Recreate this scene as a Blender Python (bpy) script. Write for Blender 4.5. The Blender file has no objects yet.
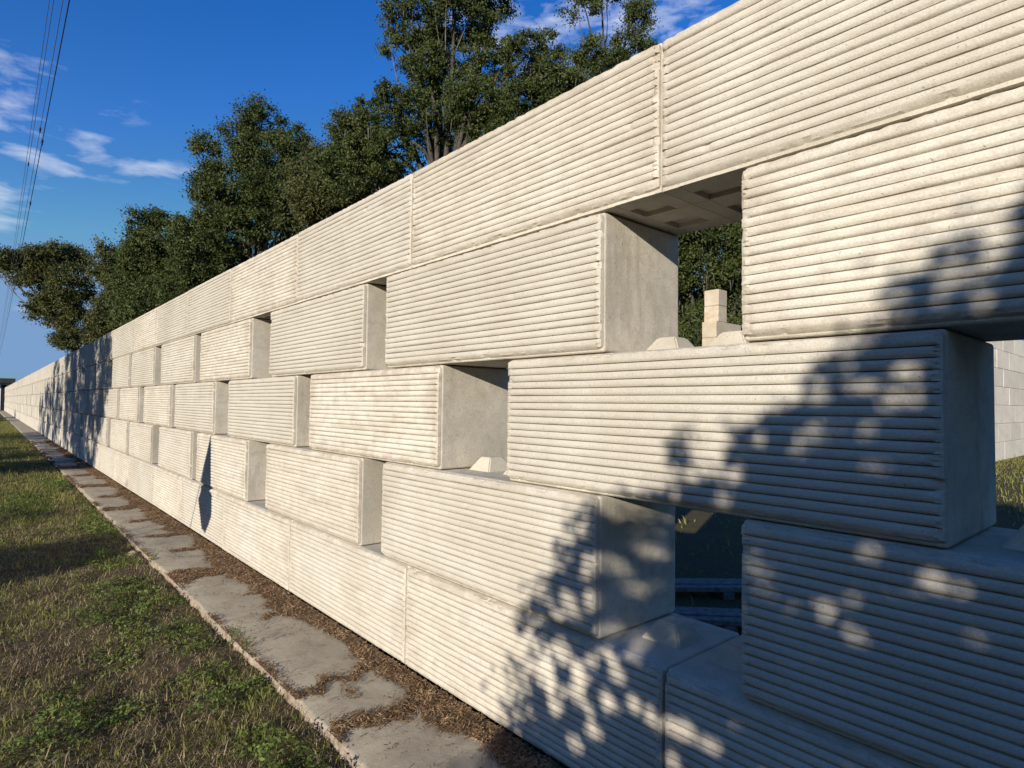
import bpy, bmesh, math, random
import numpy as np
from mathutils import Vector, Matrix

R = math.radians
scene = bpy.context.scene
col = scene.collection
rng = np.random.default_rng(7)
random.seed(7)

# ------------------------------------------------------------------ light direction
LX, LY, LZ = 1.0, 0.42, -0.283          # way the sunlight travels
SUN_ELEV = math.atan2(-LZ, math.hypot(LX, LY))

# ------------------------------------------------------------------ helpers
def tag(o, label=None, cat=None, group=None, kind=None):
    if label: o['label'] = label
    if cat: o['category'] = cat
    if group: o['group'] = group
    if kind: o['kind'] = kind
    return o

def link(o, parent=None):
    col.objects.link(o)
    if parent is not None: o.parent = parent
    return o

def empty(name, loc=(0, 0, 0), rz=0.0):
    o = bpy.data.objects.new(name, None)
    o.empty_display_size = .2
    o.location = loc; o.rotation_euler = (0, 0, rz)
    return link(o)

def np_mesh(name, verts, faces, mat, smooth=False):
    """verts (N,3), faces (M,4) or (M,3) arrays"""
    me = bpy.data.meshes.new(name)
    verts = np.asarray(verts, dtype=np.float32); faces = np.asarray(faces, dtype=np.int32)
    k = faces.shape[1]; m = len(faces)
    me.vertices.add(len(verts)); me.vertices.foreach_set('co', verts.ravel())
    me.loops.add(m * k); me.loops.foreach_set('vertex_index', faces.ravel())
    me.polygons.add(m)
    me.polygons.foreach_set('loop_start', np.arange(0, m * k, k, dtype=np.int32))
    me.polygons.foreach_set('loop_total', np.full(m, k, dtype=np.int32))
    if smooth: me.polygons.foreach_set('use_smooth', np.ones(m, dtype=bool))
    me.update(calc_edges=True); me.validate()
    if mat: me.materials.append(mat)
    return me

def obj(name, me, parent=None, loc=None):
    o = bpy.data.objects.new(name, me)
    if loc is not None: o.location = loc
    return link(o, parent)

def bm_mesh(name, bm, mat, smooth=False):
    me = bpy.data.meshes.new(name)
    bm.normal_update(); bm.to_mesh(me); bm.free()
    if smooth:
        for p in me.polygons: p.use_smooth = True
    if mat: me.materials.append(mat)
    return me

def add_box(bm, lo, hi, bevel=0.0, seg=2, M=None):
    lo = Vector(lo); hi = Vector(hi)
    r = bmesh.ops.create_cube(bm, size=1.0)
    vs = r['verts']
    c = (lo + hi) / 2; d = hi - lo
    for v in vs:
        v.co = Vector((v.co.x * d.x, v.co.y * d.y, v.co.z * d.z)) + c
    if bevel:
        es = list({e for v in vs for e in v.link_edges})
        rr = bmesh.ops.bevel(bm, geom=es, offset=bevel, segments=seg, affect='EDGES', profile=.5)
        vs = list({v for f in rr['faces'] for v in f.verts} | {v for v in vs if v.is_valid})
    if M is not None:
        for v in vs: v.co = M @ v.co
    return vs

def tube_np(paths, sides=7):
    """paths: list of (pts (n,3), radii (n,)) -> verts, faces"""
    V = []; F = []; off = 0
    ang = np.linspace(0, 2 * np.pi, sides, endpoint=False)
    for pts, rad in paths:
        pts = np.asarray(pts, float); rad = np.asarray(rad, float); n = len(pts)
        tan = np.gradient(pts, axis=0)
        tan /= np.linalg.norm(tan, axis=1, keepdims=True) + 1e-9
        ref = np.array([0.31, 0.23, 0.92]) if abs(tan[0][2]) < .8 else np.array([.9, .3, .1])
        for i in range(n):
            a = np.cross(tan[i], ref); a /= np.linalg.norm(a) + 1e-9
            b = np.cross(tan[i], a)
            V.append(pts[i] + rad[i] * (np.cos(ang)[:, None] * a + np.sin(ang)[:, None] * b))
        for i in range(n - 1):
            for s in range(sides):
                s2 = (s + 1) % sides
                F.append((off + i * sides + s, off + i * sides + s2, off + (i + 1) * sides + s2, off + (i + 1) * sides + s))
        off += n * sides
    return np.concatenate(V), np.array(F)

def vnoise(x, seed=0):
    """cheap smooth 1-D noise in -1..1"""
    x = np.asarray(x, float)
    i = np.floor(x).astype(np.int64); f = x - i
    f = f * f * (3 - 2 * f)
    def h(n):
        n = (n * 374761393 + seed * 668265263) & 0x7fffffff
        n = ((n ^ (n >> 13)) * 1274126177) & 0x7fffffff
        return (n & 0xffff) / 32767.5 - 1
    return h(i) * (1 - f) + h(i + 1) * f

def vnoise2(x, y, seed=0):
    x = np.asarray(x, float); y = np.asarray(y, float)
    i = np.floor(x).astype(np.int64); j = np.floor(y).astype(np.int64)
    fx = x - i; fy = y - j
    fx = fx * fx * (3 - 2 * fx); fy = fy * fy * (3 - 2 * fy)
    def h(a, b):
        n = (a * 374761393 + b * 668265263 + seed * 974634721) & 0x7fffffff
        n = ((n ^ (n >> 13)) * 1274126177) & 0x7fffffff
        n = n ^ (n >> 16)
        return (n & 0xffff) / 32767.5 - 1
    return (h(i, j) * (1 - fx) + h(i + 1, j) * fx) * (1 - fy) + (h(i, j + 1) * (1 - fx) + h(i + 1, j + 1) * fx) * fy

def fbm2(x, y, seed=0):
    return (vnoise2(x, y, seed) + .5 * vnoise2(2.1 * x, 2.1 * y, seed + 1) + .25 * vnoise2(4.3 * x, 4.3 * y, seed + 2)) / 1.75

# ------------------------------------------------------------------ materials
class NT:
    def __init__(self, name):
        m = bpy.data.materials.new(name); m.use_nodes = True
        self.m = m; self.t = m.node_tree; self.n = self.t.nodes; self.l = self.t.links
        self.bsdf = self.n['Principled BSDF']; self.out = self.n['Material Output']
    def node(self, typ, **kw):
        n = self.n.new(typ)
        for k, v in kw.items():
            if k in n.inputs: n.inputs[k].default_value = v
            else: setattr(n, k, v)
        return n
    def coord(self, kind='Object', scale=(1, 1, 1), rnd=True):
        tc = self.node('ShaderNodeTexCoord')
        if kind == 'World':
            src = self.node('ShaderNodeNewGeometry').outputs['Position']
        else: src = tc.outputs[kind]
        mp = self.node('ShaderNodeMapping'); mp.inputs['Scale'].default_value = scale
        if rnd and kind == 'Object':
            oi = self.node('ShaderNodeObjectInfo')
            mul = self.node('ShaderNodeMath', operation='MULTIPLY'); mul.inputs[1].default_value = 91.0
            self.l.new(oi.outputs['Random'], mul.inputs[0])
            add = self.node('ShaderNodeVectorMath', operation='ADD')
            self.l.new(src, add.inputs[0]); self.l.new(mul.outputs[0], add.inputs[1])
            src = add.outputs[0]
        self.l.new(src, mp.inputs['Vector'])
        return mp.outputs[0]
    def noise(self, vec, scale, detail=4, rough=.55):
        n = self.node('ShaderNodeTexNoise'); n.inputs['Scale'].default_value = scale
        n.inputs['Detail'].default_value = detail; n.inputs['Roughness'].default_value = rough
        self.l.new(vec, n.inputs['Vector']); return n.outputs['Fac']
    def ramp(self, fac, stops):
        r = self.node('ShaderNodeValToRGB'); e = r.color_ramp.elements
        while len(e) < len(stops): e.new(.5)
        for el, (p, c) in zip(e, stops):
            el.position = p; el.color = (*c, 1) if len(c) == 3 else c
        self.l.new(fac, r.inputs[0]); return r.outputs[0]
    def mix(self, fac, a, b, mode='MIX'):
        n = self.node('ShaderNodeMix', data_type='RGBA', blend_type=mode)
        for s, v in ((n.inputs[0], fac), (n.inputs[6], a), (n.inputs[7], b)):
            if hasattr(v, 'links') or isinstance(v, bpy.types.NodeSocket): self.l.new(v, s)
            else: s.default_value = v if not isinstance(v, tuple) else ((*v, 1) if len(v) == 3 else v)
        return n.outputs[2]
    def math(self, op, a, b=0.0, clamp=False):
        n = self.node('ShaderNodeMath', operation=op, use_clamp=clamp)
        for s, v in ((n.inputs[0], a), (n.inputs[1], b)):
            if isinstance(v, bpy.types.NodeSocket): self.l.new(v, s)
            else: s.default_value = v
        return n.outputs[0]
    def bump(self, h, strength, dist, prev=None):
        b = self.node('ShaderNodeBump'); b.inputs['Strength'].default_value = strength
        b.inputs['Distance'].default_value = dist
        self.l.new(h, b.inputs['Height'])
        if prev is not None: self.l.new(prev, b.inputs['Normal'])
        return b.outputs[0]
    def finish(self, color, rough=.9, normal=None, spec=.25):
        s = self.bsdf.inputs['Base Color']
        if isinstance(color, bpy.types.NodeSocket): self.l.new(color, s)
        else: s.default_value = (*color, 1)
        self.bsdf.inputs['Roughness'].default_value = rough
        self.bsdf.inputs['Specular IOR Level'].default_value = spec
        if normal is not None: self.l.new(normal, self.bsdf.inputs['Normal'])
        return self.m

def concrete_mat(name, base, dark, stain, stain_amt=.5, stretch=(6, .8, 3), bump=.5, drip_amt=1.0, edge=0.0):
    t = NT(name)
    v = t.coord('Object')
    vs = t.coord('Object', stretch)
    big = t.noise(v, 1.7, 3)
    c = t.ramp(big, [(.35, dark), (.62, base)])
    streak = t.noise(vs, 2.2, 6, .65)
    sm = t.ramp(streak, [(.50, (0, 0, 0)), (.74, (1, 1, 1))])
    oi0 = t.node('ShaderNodeObjectInfo')
    wr = t.math('MULTIPLY', t.math('ADD', t.math('MULTIPLY', oi0.outputs['Random'], 1.3), .45), stain_amt)
    c = t.mix(t.math('MULTIPLY', sm, wr, True), c, stain)
    drip = t.noise(t.coord('Object', (9, 14, 1.1)), 1.6, 5, .6)
    topw = t.ramp(t.noise(v, 2.6, 3), [(.42, (0, 0, 0)), (.62, (1, 1, 1))])
    dm = t.math('MULTIPLY', t.ramp(drip, [(.52, (0, 0, 0)), (.66, (1, 1, 1))]), topw)
    c = t.mix(t.math('MULTIPLY', dm, t.math('MULTIPLY', wr, drip_amt), True), c, stain)
    if edge:
        # grime that clings to the upper and end rims of each casting
        gen = t.node('ShaderNodeTexCoord').outputs['Generated']
        sp = t.node('ShaderNodeSeparateXYZ'); t.l.new(gen, sp.inputs[0])
        ey = t.math('ABSOLUTE', t.math('SUBTRACT', sp.outputs[1], .5)); ez = t.math('ABSOLUTE', t.math('SUBTRACT', sp.outputs[2], .5))
        em = t.math('MAXIMUM', t.math('MULTIPLY', t.math('SUBTRACT', ey, .40), 10.0, True), t.math('MULTIPLY', t.math('SUBTRACT', ez, .34), 6.2, True))
        em = t.math('MULTIPLY', em, t.ramp(t.noise(v, 7, 5, .7), [(.38, (0, 0, 0)), (.66, (1, 1, 1))]))
        c = t.mix(t.math('MULTIPLY', t.math('MULTIPLY', em, wr), edge, True), c, stain)
    oi = t.node('ShaderNodeObjectInfo')
    val = t.math('ADD', t.math('MULTIPLY', oi.outputs['Random'], .20), .88)
    comb = t.node('ShaderNodeCombineColor')
    for i in range(3): t.l.new(val, comb.inputs[i])
    c = t.mix(1.0, c, comb.outputs[0], 'MULTIPLY')
    mott = t.noise(t.coord('Object', (1.3, 1, 1.6)), 9, 6, .7)
    c = t.mix(t.math('MULTIPLY', t.ramp(mott, [(.46, (0, 0, 0)), (.68, (1, 1, 1))]), wr, True), c, tuple(.55 * a + .45 * b for a, b in zip(stain, dark)))
    fine = t.noise(v, 160, 3, .6)
    c = t.mix(.34, c, t.ramp(fine, [(.3, (.35, .33, .3)), (.7, (1, 1, 1))]), 'MULTIPLY')
    pits = t.noise(v, 75, 2, .5)
    pm = t.ramp(pits, [(.255, (0, 0, 0)), (.31, (1, 1, 1))])
    c = t.mix(t.math('MULTIPLY', t.math('SUBTRACT', 1.0, pm), .5), c, tuple(.6 * q for q in dark))
    n1 = t.bump(fine, bump, .002)
    n2 = t.bump(pm, bump, .005, n1)
    n3 = t.bump(t.noise(v, 22, 3), .3, .003, n2)
    return t.finish(c, .92, n3, .2)

M_rib = concrete_mat('ribbed_cream_concrete', (.64, .60, .515), (.575, .53, .445), (.39, .325, .255), .40, (7, .7, 9), .5, .25, 1.6)
M_body = concrete_mat('smooth_grey_concrete', (.66, .61, .515), (.53, .485, .40), (.40, .355, .275), .45, (2, 2, 1.2), .6)
M_rear = concrete_mat('pale_yard_concrete', (.62, .555, .44), (.52, .45, .34), (.50, .34, .19), .7, (1.2, 1.2, 4), .5)
M_path = None

def path_material():
    t = NT('worn_path_concrete')
    v = t.coord('World')
    c = t.ramp(t.noise(v, 3.0, 5, .6), [(.3, (.31, .27, .205)), (.7, (.45, .395, .30))])
    st = t.ramp(t.noise(v, 9.0, 5, .65), [(.52, (0, 0, 0)), (.72, (1, 1, 1))])
    c = t.mix(t.math('MULTIPLY', st, .45), c, (.20, .145, .09))
    f = t.noise(v, 210, 3, .6)
    c = t.mix(.35, c, t.ramp(f, [(.3, (.4, .38, .35)), (.7, (1, 1, 1))]), 'MULTIPLY')
    n1 = t.bump(f, .5, .002)
    n2 = t.bump(t.noise(v, 24, 4, .6), .6, .006, n1)
    return t.finish(c, .93, n2, .2)
M_path = path_material()

def kerb_material():
    t = NT('broken_slab_edge')
    v = t.coord('World')
    c = t.ramp(t.noise(v, 25, 5, .65), [(.3, (.20, .15, .11)), (.7, (.46, .38, .29))])
    n = t.bump(t.noise(v, 60, 5, .7), .9, .012)
    return t.finish(c, .95, n, .15)
M_kerb = kerb_material()

def ground_material():
    t = NT('soil_and_turf')
    v = t.coord('World')
    c = t.ramp(t.noise(v, 1.1, 6, .62), [(.30, (.085, .062, .038)), (.50, (.085, .075, .035)), (.68, (.07, .085, .028))])
    c2 = t.ramp(t.noise(v, 36, 5, .7), [(.3, (.045, .032, .02)), (.7, (.19, .145, .085))])
    c = t.mix(.5, c, c2)
    n1 = t.bump(t.noise(v, 60, 5, .7), .9, .02)
    n2 = t.bump(t.noise(v, 7, 4, .6), .8, .06, n1)
    return t.finish(c, .98, n2, .1)
M_ground = ground_material()

def leaf_material(name, stops, trans=.35, scale=1.2, tcol=None, rough=.6, spec=.3):
    t = NT(name)
    v = t.coord('World')
    a = t.noise(v, scale, 4, .6); b = t.noise(v, scale * 14, 2, .5)
    f = t.math('ADD', t.math('MULTIPLY', a, .6), t.math('MULTIPLY', b, .4))
    c = t.ramp(f, stops)
    t.finish(c, rough, None, spec)
    tr = t.node('ShaderNodeBsdfTranslucent')
    if tcol: tr.inputs['Color'].default_value = (*tcol, 1)
    else: t.l.new(c, tr.inputs['Color'])
    mx = t.node('ShaderNodeMixShader'); mx.inputs[0].default_value = trans
    t.l.new(t.bsdf.outputs[0], mx.inputs[1]); t.l.new(tr.outputs[0], mx.inputs[2])
    t.l.new(mx.outputs[0], t.out.inputs['Surface'])
    return t.m

M_oak = leaf_material('oak_leaves', [(.36, (.032, .048, .012)), (.52, (.068, .090, .022)), (.66, (.125, .140, .038))], .24, .7)
M_oak2 = leaf_material('oak_leaves_olive', [(.36, (.048, .056, .018)), (.52, (.088, .097, .028)), (.66, (.15, .145, .05))], .24, .7)
M_moss = leaf_material('spanish_moss', [(.3, (.07, .075, .05)), (.7, (.14, .14, .10))], .3, .8)
M_weed = leaf_material('broad_weed_leaves', [(.35, (.07, .105, .02)), (.52, (.135, .185, .04)), (.68, (.24, .27, .08))], .3, 3)
M_blade = leaf_material('grass_blades', [(.35, (.13, .15, .035)), (.52, (.25, .25, .065)), (.68, (.40, .36, .12))], .3, 4)
M_dry = leaf_material('dry_grass', [(.35, (.15, .105, .062)), (.52, (.34, .25, .15)), (.68, (.62, .50, .32))], .25, 5)
M_litter = leaf_material('dead_leaves', [(.35, (.11, .064, .032)), (.52, (.25, .155, .08)), (.68, (.46, .32, .18))], .1, 8)

def simple_mat(name, c0, c1, scale=8, rough=.8, bump=.3, dist=.01, kind='World', spec=.3, metal=0.0):
    t = NT(name); v = t.coord(kind)
    c = t.ramp(t.noise(v, scale, 5, .6), [(.3, c0), (.7, c1)])
    n = t.bump(t.noise(v, scale * 3, 4, .6), bump, dist)
    t.bsdf.inputs['Metallic'].default_value = metal
    return t.finish(c, rough, n, spec)
M_humus = simple_mat('leaf_humus', (.085, .058, .036), (.19, .13, .08), 40, .98, .8, .01)
M_bark = simple_mat('oak_bark', (.04, .034, .028), (.10, .088, .072), 5, .95, .9, .03)
M_twig = simple_mat('grey_twigs', (.08, .07, .06), (.20, .18, .15), 6, .95, .3, .01)
M_wire = simple_mat('black_cable', (.02, .02, .022), (.03, .03, .033), 20, .5, .1, .002)
M_wire2 = simple_mat('grey_cable', (.09, .09, .10), (.13, .13, .14), 20, .5, .1, .002)
M_pole = simple_mat('weathered_pole', (.14, .11, .085), (.24, .2, .16), 6, .9, .5, .01)
M_roof = simple_mat('dark_roof', (.03, .03, .032), (.05, .05, .052), 2, .7)
M_white = simple_mat('white_siding', (.62, .63, .64), (.72, .73, .74), 1, .6)
M_dark = simple_mat('dark_opening', (.015, .015, .017), (.03, .03, .032), 1, .6)
M_cloth = simple_mat('limp_dark_cloth', (.10, .05, .045), (.14, .07, .06), 12, .9, .4, .01)
M_timber = simple_mat('weathered_pallet_wood', (.10, .095, .09), (.24, .235, .225), 18, .9, .5, .005)

# ------------------------------------------------------------------ concrete blocks
H = .61; DEPTH = .585; NR = 17

def face_grid(L, seed, nseg, rib_steps, rough=1.0):
    """ribbed cast face in the y-z plane; crest at x = 0, groove deeper"""
    r = np.random.default_rng(seed)
    zb, zt = .025, H - .018
    zs = [.005, .013, .021]; ph = [None, None, None]
    pitch = (zt - zb) / NR
    for k in range(NR):
        us = np.linspace(-1, 1, rib_steps)
        us = np.concatenate([[-.88], us[1:-1] * .85, [.88]])
        for u in us:
            zs.append(zb + pitch * (k + .5 + .5 * u)); ph.append((k, u))
        if k < NR - 1:
            zs.append(zb + pitch * (k + 1)); ph.append((k, 9))
    zs += [zt + .004, H - .010, H - .005]; ph += [None, None, None]
    zs = np.array(zs); nz = len(zs)
    b = .014
    ys = np.concatenate([[.003, .006, b - .003, b + .004], np.linspace(b + .012, L - b - .012, nseg), [L - b - .004, L - b + .003, L - .006, L - .003]])
    ny = len(ys)
    Y = np.repeat(ys[None, :], nz, 0); Z = np.repeat(zs[:, None], ny, 1)
    X = np.zeros((nz, ny))
    w = np.ones(ny); w[:3] = 0; w[-3:] = 0; w[3] = .35; w[-4] = .35
    for i, p in enumerate(ph):
        if p is None: dep = .004
        elif p[1] == 9: dep = .0215
        else: dep = .0022 * p[1] ** 2 + .0045 * abs(p[1] / .88) ** 9
        wob = .0009 * rough * vnoise(ys * 7 + (p[0] if p else 50 + i) * 13.7, seed)
        wob2 = .0010 * rough * vnoise(ys * 21 + (p[0] if p else 50 + i) * 5.1, seed + 3)
        X[i] = (dep + wob + wob2) * w + (1 - w) * (.003 + wob2)
        if p is not None:
            k = p[0]
            jl = r.uniform(-.002, .010) if p[1] == -.88 else getattr(face_grid, 'jl', 0)
            jr = r.uniform(-.002, .010) if p[1] == -.88 else getattr(face_grid, 'jr', 0)
            face_grid.jl, face_grid.jr = jl, jr
            Y[i, 3:5] += jl * rough; Y[i, -5:-3] -= jr * rough
            if p[1] != 9:
                lump = (r.normal(0, .0024) - (.004 if r.uniform() < .25 else 0)) * rough
                X[i, 3] += lump - .002; X[i, -4] += lump - .002
    # sagging hand-cast waviness of whole ribs
    for k in range(NR):
        rows = [i for i, p in enumerate(ph) if p is not None and p[0] == k]
        dz = .0008 * rough * vnoise(ys * 3.1 + k * 7.3, seed + 9)
        Z[rows] += dz[None, :]
    # ragged rim along the edges
    rag_t = np.abs(vnoise(ys * 33, seed + 5)) * .006 * rough
    Z[-2] -= rag_t * .5; Z[-1] -= rag_t * .3; X[-3] += np.abs(r.normal(0, .0028, ny)) * rough
    X[-2] += .004 + rag_t * .6; X[-1] += .022
    X[2] += .003 + np.abs(r.normal(0, .0025, ny)) * rough; X[1] += .018; X[0] += .030
    # chipped arrises and a few broken ribs
    for c_ in range(int(16 * rough)):
        cy_ = r.uniform(.02, L - .02); wd_ = r.uniform(.007, .013); dp_ = r.uniform(.003, .009)
        g_ = np.exp(-((ys - cy_) / wd_) ** 2) * dp_
        if r.uniform() < .6: X[-4:-1] += g_; Z[-2:] -= g_ * .4
        else: X[1:4] += g_
    for c_ in range(int(9 * rough)):
        k_ = r.integers(0, NR); rows = [i for i, p in enumerate(ph) if p is not None and p[0] == k_ and p[1] != 9]
        cy_ = r.choice([r.uniform(0, .03), L - r.uniform(0, .03), r.uniform(.05, L - .05)]); wd_ = r.uniform(.006, .022)
        X[rows] += np.exp(-((ys - cy_) / wd_) ** 2)[None, :] * r.uniform(.003, .009)
    X[:, 0] += .022; X[:, -1] += .022; X[:, 1] += .003; X[:, -2] += .003
    X[:, 1] += r.normal(0, .0012, nz) * rough; X[:, -2] += r.normal(0, .0012, nz) * rough
    # rounded corners
    rc = .03
    for cy, sy in ((rc, -1), (L - rc, 1)):
        for cz, sz in ((rc, -1), (H - rc, 1)):
            dy = (Y - cy) * sy; dz = (Z - cz) * sz
            inm = (dy > 0) & (dz > 0)
            ln = np.hypot(dy, dz) + 1e-9; mx = np.maximum(dy, dz)
            f = np.where(inm, mx / ln, 1)
            Y = np.where(inm, cy + dy * f * sy, Y); Z = np.where(inm, cz + dz * f * sz, Z)
    V = np.stack([X, Y, Z], -1).reshape(-1, 3)
    idx = np.arange(nz * ny).reshape(nz, ny)
    F = np.stack([idx[:-1, :-1], idx[1:, :-1], idx[1:, 1:], idx[:-1, 1:]], -1).reshape(-1, 4)
    return V, F

def face_mesh(L, seed, nseg=120, steps=6, rough=1.0):
    V, F = face_grid(L, seed, nseg, steps, rough)
    me = np_mesh('ribbed_face', V, F, M_rib)
    me.polygons.foreach_set('use_smooth', np.ones(len(me.polygons), dtype=bool))
    # keep the groove lines crisp
    try: me.set_sharp_from_angle(angle=R(38))
    except Exception: pass
    return me

def body_mesh(L, sockets=False):
    bm = bmesh.new()
    add_box(bm, (.023, 0, .001), (DEPTH, L, H - .004), .013, 3)
    if sockets:
        # recessed underside: a shallow tray floor with socket pits
        bm.free(); bm = bmesh.new()
        add_box(bm, (.018, 0, .024), (DEPTH, L, H - .004), .010, 2)
        z0, z1 = .002, .0245
        xs = [.0185, .115, .235, .365, .485, DEPTH - .0005]
        ys = [.0005]
        y = .075
        while y + .16 < L:
            ys += [y, y + .16]; y += .305
        ys.append(L - .0005)
        for i in range(len(xs) - 1):
            for j in range(len(ys) - 1):
                pit = (i in (1, 3)) and (j % 2 == 1)
                if not pit:
                    add_box(bm, (xs[i], ys[j], z0 + (.001 if (i + j) % 2 else 0)), (xs[i + 1], ys[j + 1], z1 + .003))
    me = bm_mesh('concrete_block', bm, M_body)
    for p in me.polygons: p.use_smooth = False
    return me

def knob_mesh():
    bm = bmesh.new()
    b, t, h = .100, .046, .076
    lo = [bm.verts.new(p) for p in ((-b, -b, -.006), (b, -b, -.006), (b, b, -.006), (-b, b, -.006))]
    hi = [bm.verts.new(p) for p in ((-t, -t, h), (t, -t, h), (t, t, h), (-t, t, h))]
    for i in range(4):
        j = (i + 1) % 4
        bm.faces.new((lo[i], lo[j], hi[j], hi[i]))
    bm.faces.new(hi)
    bmesh.ops.bevel(bm, geom=[e for e in bm.edges], offset=.006, segments=2, affect='EDGES')
    return bm_mesh('knob', bm, M_body)
ME_knob = knob_mesh()

def far_block_mesh(L, seed):
    V, F = face_grid(L, seed, 3, 4, .6)
    bm = bmesh.new(); add_box(bm, (.018, 0, .001), (DEPTH, L, H - .004), .02, 1)
    me = bpy.data.meshes.new('concrete_block'); bm.to_mesh(me); bm.free()
    n = len(me.vertices)
    bv = np.empty(n * 3); me.vertices.foreach_get('co', bv); bv = bv.reshape(-1, 3)
    faces = [tuple(p.vertices) for p in me.polygons] + [tuple(int(a) + n for a in f) for f in F]
    nb = len(me.polygons)
    m2 = bpy.data.meshes.new('concrete_block')
    m2.from_pydata([tuple(v) for v in np.concatenate([bv, V])], [], faces)
    m2.materials.append(M_body); m2.materials.append(M_rib)
    mi = np.zeros(len(faces), dtype=np.int32); mi[nb:] = 1
    m2.polygons.foreach_set('material_index', mi)
    m2.update()
    return m2

LB, LT, LM = 1.849, 1.834, 1.84
FACES = {L: [face_mesh(L, 11 + 7 * i + int(L * 1000)) for i in range(4)] for L in (LB, LT, LM)}
BODY = {L: body_mesh(L) for L in (LB, LT, LM)}
BODY_S = body_mesh(LT, True)
FAR = {L: [far_block_mesh(L, 5 + i) for i in range(2)] for L in (LB, LT, LM)}

# near-end positions of every block along the wall (y), per course from top
T_FAR = 103.0
def run(start, pitch, n_before=0):
    out = []; y = start - pitch * n_before
    while y < T_FAR: out.append(y); y += pitch
    return out
def alt(first, shorts=(2.155, 2.405), before=()):
    out = list(before) + list(first); y = first[-1]; i = 0
    while True:
        y += shorts[i % 2]; i += 1
        if y > T_FAR: break
        out.append(y)
    return out
top = run(1.393, 1.836, 2)
bot = run(1.374, 1.853, 3)
r2 = alt([1.688, 3.845, 6.25, 8.40, 10.82, 12.96, 15.38], before=(-3.23, -.781))
r3 = alt([.468, 2.906, 5.056, 7.46, 9.615, 12.01, 14.17], (2.40, 2.16), before=(-4.16, -1.99))
r4 = alt([1.703, 3.858, 6.26, 8.41, 10.83, 12.95, 15.38], before=(-3.23, -.78))
COURSES = [(4, top, LT, 'top course'), (3, r2, LM, 'second course'), (2, r3, LM, 'middle course'),
           (1, r4, LM, 'fourth course'), (0, bot, LB, 'bottom course')]

ONES = ['', 'first', 'second', 'third', 'fourth', 'fifth', 'sixth', 'seventh', 'eighth', 'ninth', 'tenth', 'eleventh', 'twelfth',
        'thirteenth', 'fourteenth', 'fifteenth', 'sixteenth', 'seventeenth', 'eighteenth', 'nineteenth']
TENS = {2: ('twenty', 'twentieth'), 3: ('thirty', 'thirtieth'), 4: ('forty', 'fortieth'), 5: ('fifty', 'fiftieth'), 6: ('sixty', 'sixtieth')}
def ordw(n):
    if n < 20: return ONES[n]
    a, b = divmod(n, 10)
    return TENS[a][1] if b == 0 else TENS[a][0] + '-' + ONES[b]

SPECIAL = {
    (4, 1): 'sunlit ribbed block at the upper right corner, hollow underside over the largest window',
    (4, 2): 'ribbed top block touching sky, left of the white joint above the largest window',
    (3, 1): 'ribbed block right of the largest window, its lower right corner under leaf shadow',
    (3, 2): 'ribbed block left of the largest window, smooth grey end facing it',
    (2, 1): 'dappled ribbed block at eye level with its dark near end jutting into the frame',
    (2, 2): 'sunlit middle course block with pale smooth end beside a window holding two knobs',
    (1, 1): 'ribbed block fully in blue tree shade at lower right, few sun spots',
    (1, 2): 'second course block half sunlit, its dark end beside the shaded lower window',
    (0, 1): 'shaded bottom block in the lower right corner with its ledge and knob exposed',
    (0, 2): 'bottom block half covered by leaf shadow beside the path at the foot',
}
GROUP = 'ribbed concrete blocks of the long wall'
jr = random.Random(3)
block_objs = {}
above = {3: 4, 2: 3, 1: 2, 0: 1}
starts = {z: (ys, L) for z, ys, L, _ in COURSES}
for lvl, ys, L, cname in COURSES:
    k = 0
    for i, y in enumerate(ys):
        vis = y + L > .31
        if vis: k += 1
        near = y < 17.0
        loc = (jr.uniform(-.004, .004) + (-.006 if lvl == 4 and k == 1 else 0), y, lvl * H + jr.uniform(0, .001))
        rz = R(jr.uniform(-.12, .12))
        if near:
            me = BODY_S if (lvl == 4 and y < 6) else BODY[L]
            o = bpy.data.objects.new('concrete_block', me); link(o)
            f = bpy.data.objects.new('ribbed_face', FACES[L][(i * 3 + lvl) % 4]); link(f, o)
            # knobs that stay visible where the course above leaves a window
            if lvl in above:
                ya, La = starts[above[lvl]]
                for q in range(6):
                    ky = y + .155 + q * (L - .31) / 5
                    covered = any(a - .03 < ky < a + La + .03 for a in ya)
                    if not covered:
                        kn = bpy.data.objects.new('knob', ME_knob); link(kn, o)
                        kn.location = (.30, ky - y, H - .004)
                        kn.rotation_euler = (0, 0, R(jr.uniform(-3, 3)))
        else:
            o = bpy.data.objects.new('concrete_block', FAR[L][i % 2]); link(o)
        o.location = loc; o.rotation_euler = (0, 0, rz)
        if not vis:
            lab = f'ribbed concrete block in the {cname}, beyond the right edge of the picture, number {ordw(i + 1)} there'
            lab = f'ribbed block of the {cname} past the right edge, {ordw(i + 1)} from the end'
        elif (lvl, k) in SPECIAL: lab = SPECIAL[(lvl, k)]
        else:
            where = 'sunlit' if y < 13 else ('under tree shadow' if y < 24 else 'distant')
            if where == 'under tree shadow': lab = f'shaded ribbed block, {ordw(k)} from the right in the {cname} of the wall'
            else: lab = f'{where} ribbed block, {ordw(k)} from the right in the {cname} of the wall'
        tag(o, lab, 'concrete block', GROUP)
        block_objs[(lvl, k)] = o

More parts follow.
